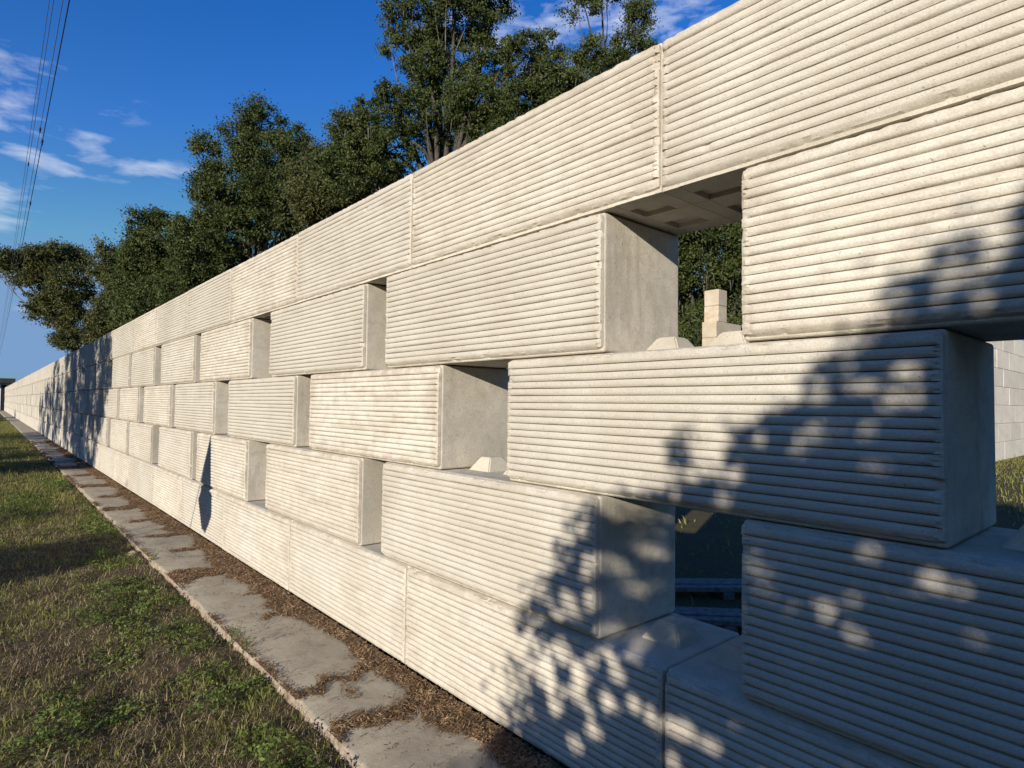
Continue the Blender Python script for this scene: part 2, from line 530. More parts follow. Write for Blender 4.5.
# ------------------------------------------------------------------ ground, path
def sheet(name, x0, x1, y0, y1, z, mat, nx=1, ny=1):
    xs = np.linspace(x0, x1, nx + 1); ys = np.linspace(y0, y1, ny + 1)
    X, Y = np.meshgrid(xs, ys)
    V = np.stack([X, Y, np.full_like(X, z)], -1).reshape(-1, 3)
    idx = np.arange(V.shape[0]).reshape(ny + 1, nx + 1)
    F = np.stack([idx[:-1, :-1], idx[:-1, 1:], idx[1:, 1:], idx[1:, :-1]], -1).reshape(-1, 4)
    return np_mesh(name, V, F, mat)
GZ = -.05
def gz(x, y):
    """lawn height: lumpy verge beside the path, flat elsewhere"""
    x = np.asarray(x, float); y = np.asarray(y, float)
    w = np.clip((-.70 - x) / .12, 0, 1) * np.clip((x + 6) / 2, 0, 1) * np.clip((30 - y) / 8, 0, 1) * np.clip((y + 2) / 2, 0, 1)
    return GZ + w * (.022 * fbm2(x * 2.2, y * 2.2, 71) + .018 * vnoise2(x * 7, y * 7, 72) + .008 * vnoise2(x * 19, y * 19, 73))
def ground_mesh():
    xs = np.concatenate([[-1500, -300, -60, -20, -9], np.arange(-6, -2.6, .12), np.arange(-2.6, -.62, .03), [-.4, .5, 20, 60, 300, 1500]])
    ys = np.concatenate([[-1500, -300, -60, -10], np.arange(-2, 1.4, .15), np.arange(1.4, 9, .03), np.arange(9, 30, .12), [40, 60, 120, 400, 1500]])
    X, Y = np.meshgrid(xs, ys); V = np.stack([X, Y, gz(X, Y)], -1).reshape(-1, 3)
    idx = np.arange(X.size).reshape(X.shape)
    F = np.stack([idx[:-1, :-1], idx[:-1, 1:], idx[1:, 1:], idx[1:, :-1]], -1).reshape(-1, 4)
    return np_mesh('ground', V, F, M_ground, True)
g = obj('ground', ground_mesh()); tag(g, kind='structure')

def edge_x(y):
    y = np.asarray(y, float)
    return -.665 + .008 * np.minimum(y, 20) / 2 + .012 * vnoise(y * 2.3, 3) + .009 * vnoise(y * 9.1, 4) + .006 * vnoise(y * 37, 5)
def make_path():
    ys = np.concatenate([np.arange(-6, 14, .02), np.arange(14, 40, .1), np.arange(40, 104, .5)])
    n = len(ys)
    ex = edge_x(ys)
    cols = [(ex - .012 + .01 * vnoise(ys * 21, 8), np.full(n, GZ - .04)),
            (ex - .004 + .008 * vnoise(ys * 29, 6) + .006 * vnoise(ys * 71, 16), np.full(n, -.030) + .008 * vnoise(ys * 31, 7)),
            (ex, np.full(n, -.008) + .004 * vnoise(ys * 40, 9)),
            (ex + .02, np.full(n, -.0006) + .0006 * vnoise(ys * 11, 10)),
            (np.full(n, -.4), np.full(n, .0) + .002 * vnoise(ys * 1.3, 11)),
            (np.full(n, -.2), np.full(n, .0) + .002 * vnoise(ys * 1.3, 12)),
            (np.full(n, .012), np.full(n, -.001))]
    V = np.stack([np.stack([c[0], ys, c[1]], -1) for c in cols], 1).reshape(-1, 3)
    m = len(cols); idx = np.arange(n * m).reshape(n, m)
    F = np.stack([idx[:-1, :-1], idx[:-1, 1:], idx[1:, 1:], idx[1:, :-1]], -1).reshape(-1, 4)
    me = np_mesh('path', V, F, M_path); me.materials.append(M_kerb)
    mi = np.zeros((n - 1, m - 1), dtype=np.int32); mi[:, :2] = 1
    me.polygons.foreach_set('material_index', mi.ravel())
    return me
p = obj('path', make_path()); tag(p, kind='structure')

# ------------------------------------------------------------------ litter on the path
def litter_density(x, y):
    """0..1 how much the dead leaves cover the slab; x negative = away from wall"""
    a = -x
    w = .17 + .07 * vnoise(y * .9, 21) + .05 * vnoise(y * 2.7, 22) + .035 * vnoise(y * 8, 23)
    d = 1 / (1 + np.exp((a - w) / .018))
    bands = [(2.80, .075, .0, .70), (3.32, .055, .0, .70), (4.62, .05, .0, .36), (5.2, .04, .0, .30), (6.15, .17, .0, .70), (7.25, .06, 0, .45), (8.15, .09, .0, .5),
             (9.3, .10, .0, .5), (10.6, .16, .0, .62), (12.0, .13, 0, .5), (13.6, .2, 0, .62), (15.6, .2, 0, .5), (17.5, .3, 0, .6)]
    for yc, hw, a0, a1 in bands:
        yy = yc + .35 * (a - .3) * (-.25) + .07 * vnoise(a * 9 + yc * 7, 24) + .03 * vnoise(a * 25 + yc, 25)
        wv = hw * (1 + .35 * vnoise(a * 12 + yc * 3, 26))
        b = 1 / (1 + np.exp((np.abs(y - yy) - wv) / .016)) * (1 / (1 + np.exp((a - a1) / .02)))
        d = np.maximum(d, b)
    n = fbm2(x * 9, y * 9, 31)
    d = d + .35 * n * (d > .08) * (d < .96)
    fr = (fbm2(x * 5, y * 3.2, 37) - .50) * 3.0
    d = np.maximum(d, np.clip(fr, 0, .6))
    e = 1 / (1 + np.exp((a - (-edge_x(y)) + .03 + .02 * vnoise(y * 14, 33)) / -.01)) * .6 * (vnoise(y * 1.7, 34) > .1)
    d = np.maximum(d, e)
    return np.clip(d, 0, 1)

def make_litter():
    V = []; F = []; off = 0
    # thin humus sheet where cover is dense
    hx = np.arange(-.655, 0.001, .011); hy = np.concatenate([np.arange(.6, 9, .011), np.arange(9, 30, .05)])
    X, Y = np.meshgrid(hx, hy)
    D = litter_density(X, Y)
    Z = .0045 + .006 * np.clip(D - .45, 0, 1) + .003 * vnoise2(X * 60, Y * 60, 41)
    idx = np.arange(X.size).reshape(X.shape)
    keep = (D[:-1, :-1] > .5) & (D[1:, 1:] > .5) & (D[1:, :-1] > .5) & (D[:-1, 1:] > .5)
    hf = np.stack([idx[:-1, :-1], idx[:-1, 1:], idx[1:, 1:], idx[1:, :-1]], -1)[keep]
    hv = np.stack([X, Y, Z], -1).reshape(-1, 3)
    used, inv = np.unique(hf, return_inverse=True)
    hv = hv[used]; hf = inv.reshape(-1, 4)
    # flakes
    N = 150000
    x = rng.uniform(-.66, -.004, N); y = .6 + 29 * rng.uniform(0, 1, N) ** 2.0
    d = litter_density(x, y)
    k = rng.uniform(0, 1, N) < d ** 1.2 * .92 + .012
    x, y, d = x[k], y[k], d[k]
    n = len(x)
    ang = rng.uniform(0, np.pi, n); ln = rng.uniform(.007, .022, n) * (1 + np.clip(y - 8, 0, 20) * .05); wd = rng.uniform(.0016, .005, n) * (1 + np.clip(y - 8, 0, 20) * .05)
    tilt = rng.normal(0, .35, n)
    z = .006 + rng.uniform(0, .012, n) * (.3 + d)
    c = np.stack([x, y, z], -1)
    A = np.stack([np.cos(ang) * np.cos(tilt), np.sin(ang) * np.cos(tilt), np.sin(tilt)], -1) * ln[:, None]
    roll = rng.normal(0, .5, n)
    B = np.stack([-np.sin(ang) * np.cos(roll), np.cos(ang) * np.cos(roll), np.sin(roll)], -1) * wd[:, None]
    bend = np.zeros((n, 3)); bend[:, 2] = rng.uniform(-.2, .5, n) * ln * .4
    lv = np.stack([c - A + bend, c - B, c + A + bend, c + B], 1).reshape(-1, 3)
    lf = np.arange(n * 4).reshape(n, 4)
    me = np_mesh('leaf_litter', np.concatenate([hv, lv]), np.concatenate([hf, lf + len(hv)]), M_humus)
    me.materials.append(M_litter)
    mi = np.zeros(len(me.polygons), dtype=np.int32); mi[len(hf):] = 1
    me.polygons.foreach_set('material_index', mi)
    return me
o = obj('leaf_litter', make_litter())
tag(o, 'brown dead leaves drifted over the path slabs along the foot of the wall', 'leaf litter', kind='stuff')

# ------------------------------------------------------------------ grass
def sample_strip(n, y_lo=1.6, y_hi=60, power=2.6, x_lo=-2.6, x_hi=-.66):
    y = y_lo + (y_hi - y_lo) * rng.uniform(0, 1, n) ** power
    x = rng.uniform(x_lo, x_hi, n)
    k = x < edge_x(y) - .004
    return x[k], y[k]

def blades(x, y, h, w, lean, z0=None):
    n = len(x)
    a = rng.uniform(0, 2 * np.pi, n)
    ld = rng.uniform(0, 2 * np.pi, n)
    side = np.stack([np.cos(a), np.sin(a), np.zeros(n)], -1) * (w / 2)[:, None]
    lv = np.stack([np.cos(ld), np.sin(ld), np.zeros(n)], -1)
    base = np.stack([x, y, gz(x, y) - .003 if z0 is None else z0], -1)
    up = np.array([0, 0, 1.0])
    mid = base + up * (h * .6 * np.sqrt(np.clip(1 - lean ** 2 * .5, .1, 1)))[:, None] + lv * (h * lean * .35)[:, None]
    tip = base + up * (h * np.clip(1 - lean * .75, .06, 1))[:, None] + lv * (h * lean * .95)[:, None]
    V = np.stack([base - side, base + side, mid + side * .8, mid - side * .8, tip + side * .12, tip - side * .12], 1).reshape(-1, 3)
    i = np.arange(n)[:, None] * 6
    F = np.concatenate([i + np.array([[0, 1, 2, 3]]), i + np.array([[3, 2, 4, 5]])])
    return V, F

PATCH = [(-1.02, 5.9, .36, .95), (-.84, 4.75, .20, .5), (-.88, 3.75, .24, .5), (-.90, 2.9, .2, .4), (-1.6, 3.9, .3, .45), (-.78, 2.2, .14, .5),
         (-1.3, 4.7, .2, .3), (-1.0, 7.4, .3, .5), (-.8, 9.6, .3, 1.2), (-1.5, 12, .4, 1.5), (-.9, 14.5, .3, 1.5)]
def green_mask(x, y):
    m = np.zeros_like(x)
    for px, py, rx, ry in PATCH:
        q = np.sqrt(((x - px) / rx) ** 2 + ((y - py) / ry) ** 2)
        m = np.maximum(m, np.clip(1.3 - q, 0, 1))
    n = fbm2(x * 4.5, y * 4.5, 51)
    return np.clip(m + .85 * n, 0, 1)
def scale_y(y): return 1 + np.clip(y - 5, 0, 60) * .07

parts = []
# matted brown thatch lying flat
x, y = sample_strip(120000)
gm = green_mask(x, y)
k = (rng.uniform(0, 1, len(x)) > gm * .9) & (rng.uniform(0, 1, len(x)) > np.clip((y - 5) * .09, 0, .62)) & (fbm2(x * 3, y * 3, 55) > -.40 + .3 * rng.uniform(-1, 1, len(x)))
x, y = x[k], y[k]; n = len(x)
V, F = blades(x, y, rng.gamma(4, .011, n) * scale_y(y) ** .5, rng.uniform(.0022, .005, n) * scale_y(y), rng.uniform(.6, 1.3, n)); parts.append((V, F))
# standing straw in loose tussocks
cx = rng.uniform(-2.4, -.75, 240); cy = 1.7 + 13 * rng.uniform(0, 1, 240) ** 1.6
cnt = rng.integers(3, 13, 240); ix = np.repeat(np.arange(240), cnt); n = len(ix)
x = cx[ix] + rng.normal(0, .022, n); y = cy[ix] + rng.normal(0, .022, n)
k = x < edge_x(y) - .01; x, y = x[k], y[k]; n = len(x)
V, F = blades(x, y, rng.gamma(6, .013, n), rng.uniform(.003, .006, n) * scale_y(y) ** .6, rng.uniform(.3, 1.2, n)); parts.append((V, F))
def join(parts):
    off = 0; VV = []; FF = []
    for V, F in parts: VV.append(V); FF.append(F + off); off += len(V)
    return np.concatenate(VV), np.concatenate(FF)
o = obj('dry_grass', np_mesh('dry_grass', *join(parts), M_dry)); tag(o, 'brown dried turf and straw between the weeds beside the path', 'dry grass', kind='stuff')
# green grass in tufts
parts = []
x, y = sample_strip(140000)
gm = np.clip(.44 + np.clip((y - 5) * .06, 0, .35) + .8 * fbm2(x * 3.1, y * 3.1, 61) + .25 * vnoise2(x * 13, y * 13, 62), 0, 1)
k = rng.uniform(0, 1, len(x)) < gm
x, y, gm = x[k], y[k], gm[k]; n = len(x)
parts.append(blades(x, y, rng.gamma(5, .0085, n) * (.6 + .8 * gm) * scale_y(y) ** .5, rng.uniform(.0024, .0055, n) * scale_y(y), rng.uniform(.2, 1.2, n)))
# wider lawn off to the left of the frame, and the yard behind the wall
x = rng.uniform(-14, -2.4, 60000); y = rng.uniform(-3, 40, 60000); n = len(x)
parts.append(blades(x, y, rng.gamma(5, .011, n), rng.uniform(.008, .016, n), rng.uniform(.2, 1.1, n)))
x = rng.uniform(.8, 26, 70000); y = rng.uniform(-4, 20, 70000)
k = (x > 10.5) | (rng.uniform(0, 1, len(x)) < .12); x, y = x[k], y[k]; n = len(x)
parts.append(blades(x, y, rng.gamma(5, .016, n), rng.uniform(.012, .022, n), rng.uniform(.2, 1.1, n)))
o = obj('green_grass', np_mesh('green_grass', *join(parts), M_blade)); tag(o, 'short green and olive grass growing over the verge', 'grass', kind='stuff')
# broad creeping weeds in mounded mats
x, y = sample_strip(230000, power=2.2)
m = green_mask(x, y)
k = rng.uniform(0, 1, len(x)) < np.clip((m - .30) * 2.0, 0, 1)
x, y, m = x[k], y[k], m[k]; n = len(x)
mound = np.clip(.45 + .9 * vnoise2(x * 8, y * 8, 81) + .4 * vnoise2(x * 20, y * 20, 82), .05, 1.5)
hh = gz(x, y) + .006 + rng.uniform(.25, 1, n) * .062 * (.35 + m) * mound
c = np.stack([x, y, hh], -1)
u = rng.normal(0, 1, (n, 3)); u[:, 2] *= .5; u /= np.linalg.norm(u, axis=1, keepdims=True)
v = np.cross(u, rng.normal(0, .55, (n, 3)) + np.array([0, 0, 1.0])); v /= np.linalg.norm(v, axis=1, keepdims=True) + 1e-9
ln = rng.uniform(.006, .0155, n) * scale_y(y)
V = np.stack([c - u * ln[:, None], c - v * (ln * .55)[:, None] + u * (ln * .1)[:, None], c + u * ln[:, None], c + v * (ln * .55)[:, None] + u * (ln * .1)[:, None]], 1).reshape(-1, 3)
F = np.arange(n * 4).reshape(n, 4)
o = obj('creeping_weeds', np_mesh('creeping_weeds', V, F, M_weed)); tag(o, 'dense green broad-leaved weeds creeping over the verge up to the slab edge', 'weeds', kind='stuff')

# loose pale stones in the verge
def stone_mesh(seed, r=.02):
    bm = bmesh.new(); bmesh.ops.create_icosphere(bm, subdivisions=2, radius=r)
    rr = random.Random(seed)
    for vtx in bm.verts: vtx.co *= rr.uniform(.75, 1.2); vtx.co.z *= .6
    return bm_mesh('stone', bm, M_kerb)
for (sx, sy, sr, lab) in ((-.93, 3.35, .011, 'small pale stone lying among weeds near the slab edge'), (-1.18, 4.55, .020, 'flat pale stone lying in dry grass left of the path'),
                     (-.72, 7.55, .05, 'broken pale lump of concrete at the slab edge near the grass shadow')):
    o = obj('stone', stone_mesh(int(sy * 10), sr), loc=(sx, sy, float(gz(sx, sy)) + sr * .4)); tag(o, lab, 'stone', 'loose stones in the verge')

# little plants leaning on the slab edge
def sprig(x, y, seed, lab):
    r = random.Random(seed)
    root = empty('weed_sprig', (x, y, GZ)); tag(root, lab, 'weed', 'weed sprigs at the slab edge')
    paths = []; LV = []
    for s in range(6):
        a = r.uniform(-1.2, 1.2); ln = r.uniform(.09, .15)
        p0 = np.array([0, 0, 0.]); p1 = np.array([math.cos(a) * ln * .25, math.sin(a) * ln * .4, ln * .6]); p2 = np.array([math.cos(a) * ln * .6, math.sin(a) * ln * .8, ln])
        paths.append((np.array([p0, p1, p2]), np.array([.0016, .0012, .0007])))
        for q in range(5):
            f = (q + 1) / 5; c = p0 * (1 - f) ** 2 + 2 * p1 * f * (1 - f) + p2 * f * f
            d = np.array([r.uniform(-1, 1), r.uniform(-1, 1), r.uniform(-.2, .7)]); d /= np.linalg.norm(d)
            e = np.cross(d, [0, 0, 1]); e /= np.linalg.norm(e) + 1e-6
            l = r.uniform(.012, .02)
            LV += [c, c + d * l - e * l * .4, c + d * l * 2, c + d * l + e * l * .4]
    V, F = tube_np(paths, 5)
    obj('stem', np_mesh('stem', V, F, M_weed), root)
    obj('foliage', np_mesh('foliage', np.array(LV), np.arange(len(LV)).reshape(-1, 4), M_weed), root)
sprig(-.67, 4.36, 1, 'leafy weed sprig overhanging the slab edge and casting shadow streaks')
sprig(-.66, 4.1, 2, 'smaller weed sprig just nearer along the slab edge')
sprig(-.66, 7.0, 3, 'weed sprig at the slab edge next to the shaded grass band')

# ------------------------------------------------------------------ trees
def leaf_cloud(centers, radii, per, size, flat=.75, droop=.15, r=None):
    """leaves gathered in clumps; returns verts, faces"""
    r = r or rng
    centers = np.asarray(centers, float); radii = np.asarray(radii, float)
    n = len(centers) * per
    idx = np.repeat(np.arange(len(centers)), per)
    d = r.normal(0, 1, (n, 3)); d /= np.linalg.norm(d, axis=1, keepdims=True)
    rad = np.clip(r.normal(.62, .33, n), 0, 1.35)
    # twiggy sprays: pull leaves toward a handful of rays in each clump
    rays = r.normal(0, 1, (len(centers), 7, 3)); rays[..., 2] += .25
    rays /= np.linalg.norm(rays, axis=2, keepdims=True)
    pick = rays[idx, r.integers(0, 7, n)]
    d = d * .55 + pick * .75; d /= np.linalg.norm(d, axis=1, keepdims=True)
    off = d * (rad * radii[idx])[:, None]; off[:, 2] *= flat
    c = centers[idx] + off
    u = r.normal(0, 1, (n, 3)) * .8 + d * .5; u[:, 2] -= droop; u /= np.linalg.norm(u, axis=1, keepdims=True)
    v = np.cross(u, r.normal(0, 1, (n, 3))); v /= np.linalg.norm(v, axis=1, keepdims=True) + 1e-9
    s = r.uniform(.6, 1.25, n) * size
    V = np.stack([c - u * s[:, None], c - v * (s * .42)[:, None], c + u * s[:, None], c + v * (s * .42)[:, None]], 1).reshape(-1, 3)
    return V, np.arange(n * 4).reshape(n, 4)

def bez(p0, p1, p2, n=8):
    t = np.linspace(0, 1, n)[:, None]
    return (1 - t) ** 2 * p0 + 2 * t * (1 - t) * p1 + t * t * p2

def oak(label, base, lobes, n_clumps, per, leaf, clump_r, seed, trunk_r=.45, mat=None, moss=0, group=None, keep=None, name='oak_tree', twigs=40, cat='tree'):
    """lobes: list of (cx,cy,cz,rx,ry,rz,weight) in world space"""
    r = np.random.default_rng(seed)
    base = np.array(base, float)
    root = empty(name, tuple(base)); tag(root, label, cat, group)
    w = np.array([l[6] for l in lobes], float); w /= w.sum()
    C = []; RR = []
    li = r.choice(len(lobes), n_clumps, p=w)
    for i in li:
        cx, cy, cz, rx, ry, rz, _ = lobes[i]
        d = r.normal(0, 1, 3); d /= np.linalg.norm(d)
        rad = r.uniform(.25, 1) ** .45
        C.append((cx + d[0] * rx * rad, cy + d[1] * ry * rad, cz + d[2] * rz * rad)); RR.append(clump_r * r.uniform(.55, 1.35))
    C = np.array(C); RR = np.array(RR)
    if keep is not None:
        k = keep(C); C, RR = C[k], RR[k]
    V, F = leaf_cloud(C, RR, per, leaf, r=r)
    obj('crown', np_mesh('crown', V - base, F, mat or M_oak), root)
    # trunk with limbs to each lobe, then twigs to clumps
    paths = []
    fork = base + np.array([r.normal(0, .2), r.normal(0, .2), max(1.5, (min(l[2] - l[5] for l in lobes) - base[2]) * .8)])
    paths.append((bez(base + np.array([0, 0, -.3]), (base + fork) / 2 + r.normal(0, .12, 3), fork), np.linspace(trunk_r * 1.25, trunk_r * .8, 8)))
    ends = []
    for l in lobes:
        c = np.array(l[:3])
        cen = np.average([q[:3] for q in lobes], axis=0, weights=w)
        m = .62 * cen + .38 * c + np.array([r.normal(0, .5), r.normal(0, .5), r.uniform(-.6, .3)]) * min(1, trunk_r * 2)
        top_ = c + np.array([0, 0, l[5] * .35])
        paths.append((bez(fork, m, top_), np.linspace(trunk_r * .42, trunk_r * .06, 8)))
        ends.append(top_)
    tr_ = obj('trunk', np_mesh('trunk', *tube_np([(a - base, b) for a, b in paths], 9), M_bark, True), root)
    tw = []
    E = np.array(ends)
    for i in r.choice(len(C), min(twigs, len(C)), replace=False):
        e = E[np.argmin(np.linalg.norm(E - C[i], axis=1))]
        st = e + (fork - e) * r.uniform(0, .45)
        tw.append((bez(st, (st + C[i]) / 2 + r.normal(0, .35, 3), C[i] + (C[i] - st) * .12), np.linspace(trunk_r * .09, .010, 8)))
    if tw: obj('branches', np_mesh('branches', *tube_np([(a - base, b) for a, b in tw], 5), M_twig, True), tr_)
    if moss:
        MV = []
        for i in r.choice(len(C), moss):
            p = C[i] + r.normal(0, clump_r * .5, 3)
            for q in range(9):
                s = p + r.normal(0, .2, 3); L_ = r.uniform(.15, .6); a = r.uniform(0, 2 * np.pi); wd = r.uniform(.010, .028)
                sd = np.array([math.cos(a), math.sin(a), 0]) * wd
                e = s + np.array([r.normal(0, .06), r.normal(0, .06), -L_])
                MV += [s - sd, s + sd, e + sd * .25, e - sd * .25]
        tag(obj('spanish_moss', np_mesh('spanish_moss', np.array(MV) - base, np.arange(len(MV)).reshape(-1, 4), M_moss), root), kind='stuff')
    return root

C0 = np.array([-1.9641, 0, 1.6012])
TH = R(41.02); PIT = R(1.955); ROLL = R(.691); FPX = 605.6
FW = np.array([math.sin(TH), math.cos(TH), 0]); RT = np.array([math.cos(TH), -math.sin(TH), 0])

BG = 'oaks standing behind the long wall'
_F = np.array([math.sin(TH) * math.cos(PIT), math.cos(TH) * math.cos(PIT), math.sin(PIT)])
_R0 = RT.copy(); _U0 = np.cross(_R0, _F)
_R = _R0 * math.cos(ROLL) + _U0 * math.sin(ROLL); _U = -_R0 * math.sin(ROLL) + _U0 * math.cos(ROLL)
def at(px, py, depth):
    """world point seen at a spot of the photograph, depth metres away"""
    return C0 + depth * (_F + _R * (px - 512) / FPX + _U * (384 - py) / FPX)
def lobes_at(depth, L, seed=0):
    r = random.Random(seed); out = []
    m = depth / FPX
    for px, py, rp, rz in L:
        q = at(px, py, depth + r.uniform(-1, 1) * rp * m * .5)
        out.append((q[0], q[1], q[2], rp * m, rp * m, rz * m, (rp * rp * rz) ** .8))
    return out
def back_oak(label, depth, L, n, per, leaf, cr, seed, trunk_r, mat, moss, foot_px, twigs=40, group=BG):
    b = at(foot_px, 400, depth)
    oak(label, (b[0], b[1], GZ), lobes_at(depth, L, seed), n, per, leaf, cr, seed, trunk_r, mat, moss, group, twigs=twigs)

back_oak('tall open-branched oak in the centre, crown leaving the top of the photo', 26,
    [(412, 25, 28, 32), (455, 12, 32, 30), (492, 22, 24, 28), (398, 52, 18, 18), (424, 78, 24, 22), (482, 66, 32, 26), (522, 58, 24, 24), (392, 112, 34, 28),
     (360, 142, 30, 28), (430, 124, 40, 28), (482, 104, 38, 26), (542, 76, 24, 16), (450, -45, 50, 35), (575, 72, 28, 18), (345, 168, 26, 24), (516, 96, 30, 20), (390, 160, 36, 24), (560, 92, 34, 20), (462, 92, 22, 24), (545, 48, 18, 16), (430, 60, 22, 26), (500, 130, 40, 22), (590, 55, 16, 12)],
    820, 230, .066, .45, 101, .36, M_oak, 46, 440, 70)
back_oak('thin-crowned oak right of the tall one, above the white block joint', 28,
    [(583, 8, 20, 16), (640, 15, 16, 17), (632, 48, 24, 13), (600, -18, 30, 18), (612, 72, 26, 12), (600, 110, 40, 30), (650, 75, 20, 15), (602, 50, 18, 16), (560, 110, 40, 24)],
    300, 200, .068, .48, 102, .26, M_oak, 24, 604, 30)
back_oak('broad dense oak left of the tall one, rounded top standing above its shoulders', 36,
    [(262, 122, 24, 22), (240, 140, 18, 16), (209, 146, 15, 12), (293, 140, 14, 17), (235, 188, 36, 28), (287, 190, 40, 30), (250, 235, 50, 35), (203, 250, 35, 35), (312, 215, 40, 30), (205, 195, 16, 18), (190, 290, 40, 25), (270, 160, 34, 20)],
    800, 210, .088, .62, 103, .45, M_oak, 40, 255, 60)
back_oak('olive oak filling the dip between the broad oak and the tall oak', 33,
    [(341, 128, 15, 16), (325, 165, 22, 20), (356, 172, 26, 26), (330, 202, 40, 25), (362, 148, 18, 18), (300, 175, 15, 15), (365, 190, 30, 24)],
    420, 200, .082, .56, 104, .35, M_oak2, 36, 335, 60)
back_oak('lower dark oak forming the left shoulder of the row of trees', 42,
    [(150, 222, 18, 11), (160, 246, 28, 16), (142, 275, 22, 25), (180, 270, 35, 30), (120, 300, 15, 20), (190, 226, 18, 14), (165, 310, 40, 25), (136, 250, 14, 16)],
    520, 200, .10, .68, 105, .4, M_oak, 20, 165, 40)
back_oak('far oak at the left edge, crown leaning out over the end of the wall', 60,
    [(60, 258, 27, 12), (30, 262, 20, 11), (8, 262, 16, 11), (-16, 265, 16, 12), (40, 283, 22, 17), (70, 285, 20, 20), (55, 310, 23, 19), (78, 325, 16, 18), (66, 340, 13, 9)],
    420, 180, .13, .85, 106, .4, M_oak2, 16, 76, 50)
back_oak('slender olive oak in the gap right of the far left oak', 56,
    [(106, 256, 14, 11), (118, 285, 13, 20), (128, 264, 10, 13), (112, 312, 16, 18), (131, 302, 16, 24), (120, 340, 20, 20), (100, 330, 14, 24), (98, 268, 8, 10)],
    320, 180, .125, .8, 107, .3, M_oak2, 10, 120, 40)
back_oak('dark moss-hung oak seen through the largest window of the wall', 30,
    [(705, 245, 50, 40), (690, 300, 45, 45), (745, 300, 50, 50), (725, 195, 60, 40), (660, 250, 40, 50), (720, 350, 60, 40), (780, 240, 50, 50), (690, 360, 50, 30)],
    760, 220, .085, .75, 108, .4, M_oak, 200, 715, 30)
back_oak('deep wood edge oak further back behind the largest window', 50,
    [(640, 330, 80, 50), (720, 330, 90, 50), (720, 250, 90, 50), (650, 240, 70, 50), (790, 300, 80, 60), (720, 180, 80, 40)],
    420, 170, .16, 1.5, 110, .4, M_oak, 0, 720, 0)
back_oak('shaded oak behind the stacked yard blocks', 36,
    [(820, 330, 70, 50), (870, 260, 70, 60), (790, 270, 60, 60), (760, 340, 60, 45), (700, 320, 60, 50)],
    420, 190, .11, .95, 109, .4, M_oak, 40, 830, 20)

# --- trees on the lawn whose shadows fall on the wall (left of and behind the camera), and unseen ones added to block sky light
def shadow_xyz(s, t, z):
    return np.array([-s, t - LY / LX * s, z - LZ / LX * s])
ZB_T = np.array([-5.2, -4.2, -3.0, -1.5, -.5, .1, .297, .43, .523, .573, .651, .749, .855, 1.255, 1.432, 1.741, 2.0, 2.15, 2.2, 2.25])
ZB_Z = np.array([.6, 2.6, 3.5, 3.5, 3.0, 2.3, 2.1, 2.05, 1.96, 1.86, 1.77, 1.72, 1.63, 1.50, 1.33, 1.14, .80, .55, .2, -.8])
HOLES = [(.345, 2.03, .02, .06), (.45, 1.955, .025, .03), (.385, 1.90, .02, .03), (.30, 1.93, .02, .02), (1.048, 1.634, 0.06, 0.089), (1.214, 1.402, 0.048, 0.061), (0.913, 1.653, 0.07, 0.042), (0.819, 1.527, 0.036, 0.025), (0.6, 1.636, 0.035, 0.026), (0.56, 1.707, 0.029, 0.02), (0.538, 1.639, 0.019, 0.025), (1.48, 1.349, 0.183, 0.063), (1.15, 1.449, 0.027, 0.071), (1.433, 1.412, 0.082, 0.097), (0.656, 1.968, 0.024, 0.021), (0.671, 1.669, 0.022, 0.018), (0.667, 1.536, 0.021, 0.018), (0.638, 1.441, 0.031, 0.02), (0.75, 1.551, 0.023, 0.018), (0.794, 1.643, 0.027, 0.019), (1.127, 1.276, 0.023, 0.017), (1.537, 1.044, 0.044, 0.028), (1.375, 1.002, 0.044, 0.026), (1.581, 0.856, 0.035, 0.024), (1.802, 0.437, 0.046, 0.051), (1.807, 0.347, 0.035, 0.025), (1.651, 0.391, 0.042, 0.028), (1.499, 0.432, 0.043, 0.027), (1.72, 0.242, 0.049, 0.037), (1.743, 0.32, 0.033, 0.025), (1.404, 0.4, 0.027, 0.037), (1.329, 0.412, 0.039, 0.029), (1.244, 0.41, 0.036, 0.025), (1.165, 0.409, 0.023, 0.034), (1.328, 0.288, 0.034, 0.029), (1.648, 0.668, 0.047, 0.024), (1.529, 0.64, 0.034, 0.035), (1.871, 0.744, 0.048, 0.03), (1.755, 0.903, 0.034, 0.042), (1.629, 0.93, 0.042, 0.024), (1.683, 0.956, 0.032, 0.025), (1.84, 0.691, 0.041, 0.021), (1.938, 0.66, 0.037, 0.022), (1.737, 0.777, 0.033, 0.038), (1.911, 0.514, 0.055, 0.044), (2.005, 0.386, 0.051, 0.054), (1.626, 0.582, 0.041, 0.024), (1.723, 0.53, 0.033, 0.021), (1.574, 0.507, 0.03, 0.024), (1.933, 0.287, 0.049, 0.061), (1.816, 0.14, 0.04, 0.034), (0.777, 0.985, 0.023, 0.024), (0.698, 0.927, 0.03, 0.023), (0.656, 1.175, 0.021, 0.014), (0.498, 1.125, 0.03, 0.024), (0.451, 1.122, 0.022, 0.013), (0.717, 1.036, 0.017, 0.012), (0.568, 1.067, 0.012, 0.011), (0.409, 1.004, 0.013, 0.01), (0.988, 1.493, 0.017, 0.02), (0.856, 1.468, 0.022, 0.016), (0.477, 1.902, 0.016, 0.022), (0.377, 1.968, 0.017, 0.018), (1.255, 1.332, 0.025, 0.029), (1.078, 1.385, 0.018, 0.028)]      # gaps in the crown as the sun sees them: place along the wall, height, half sizes
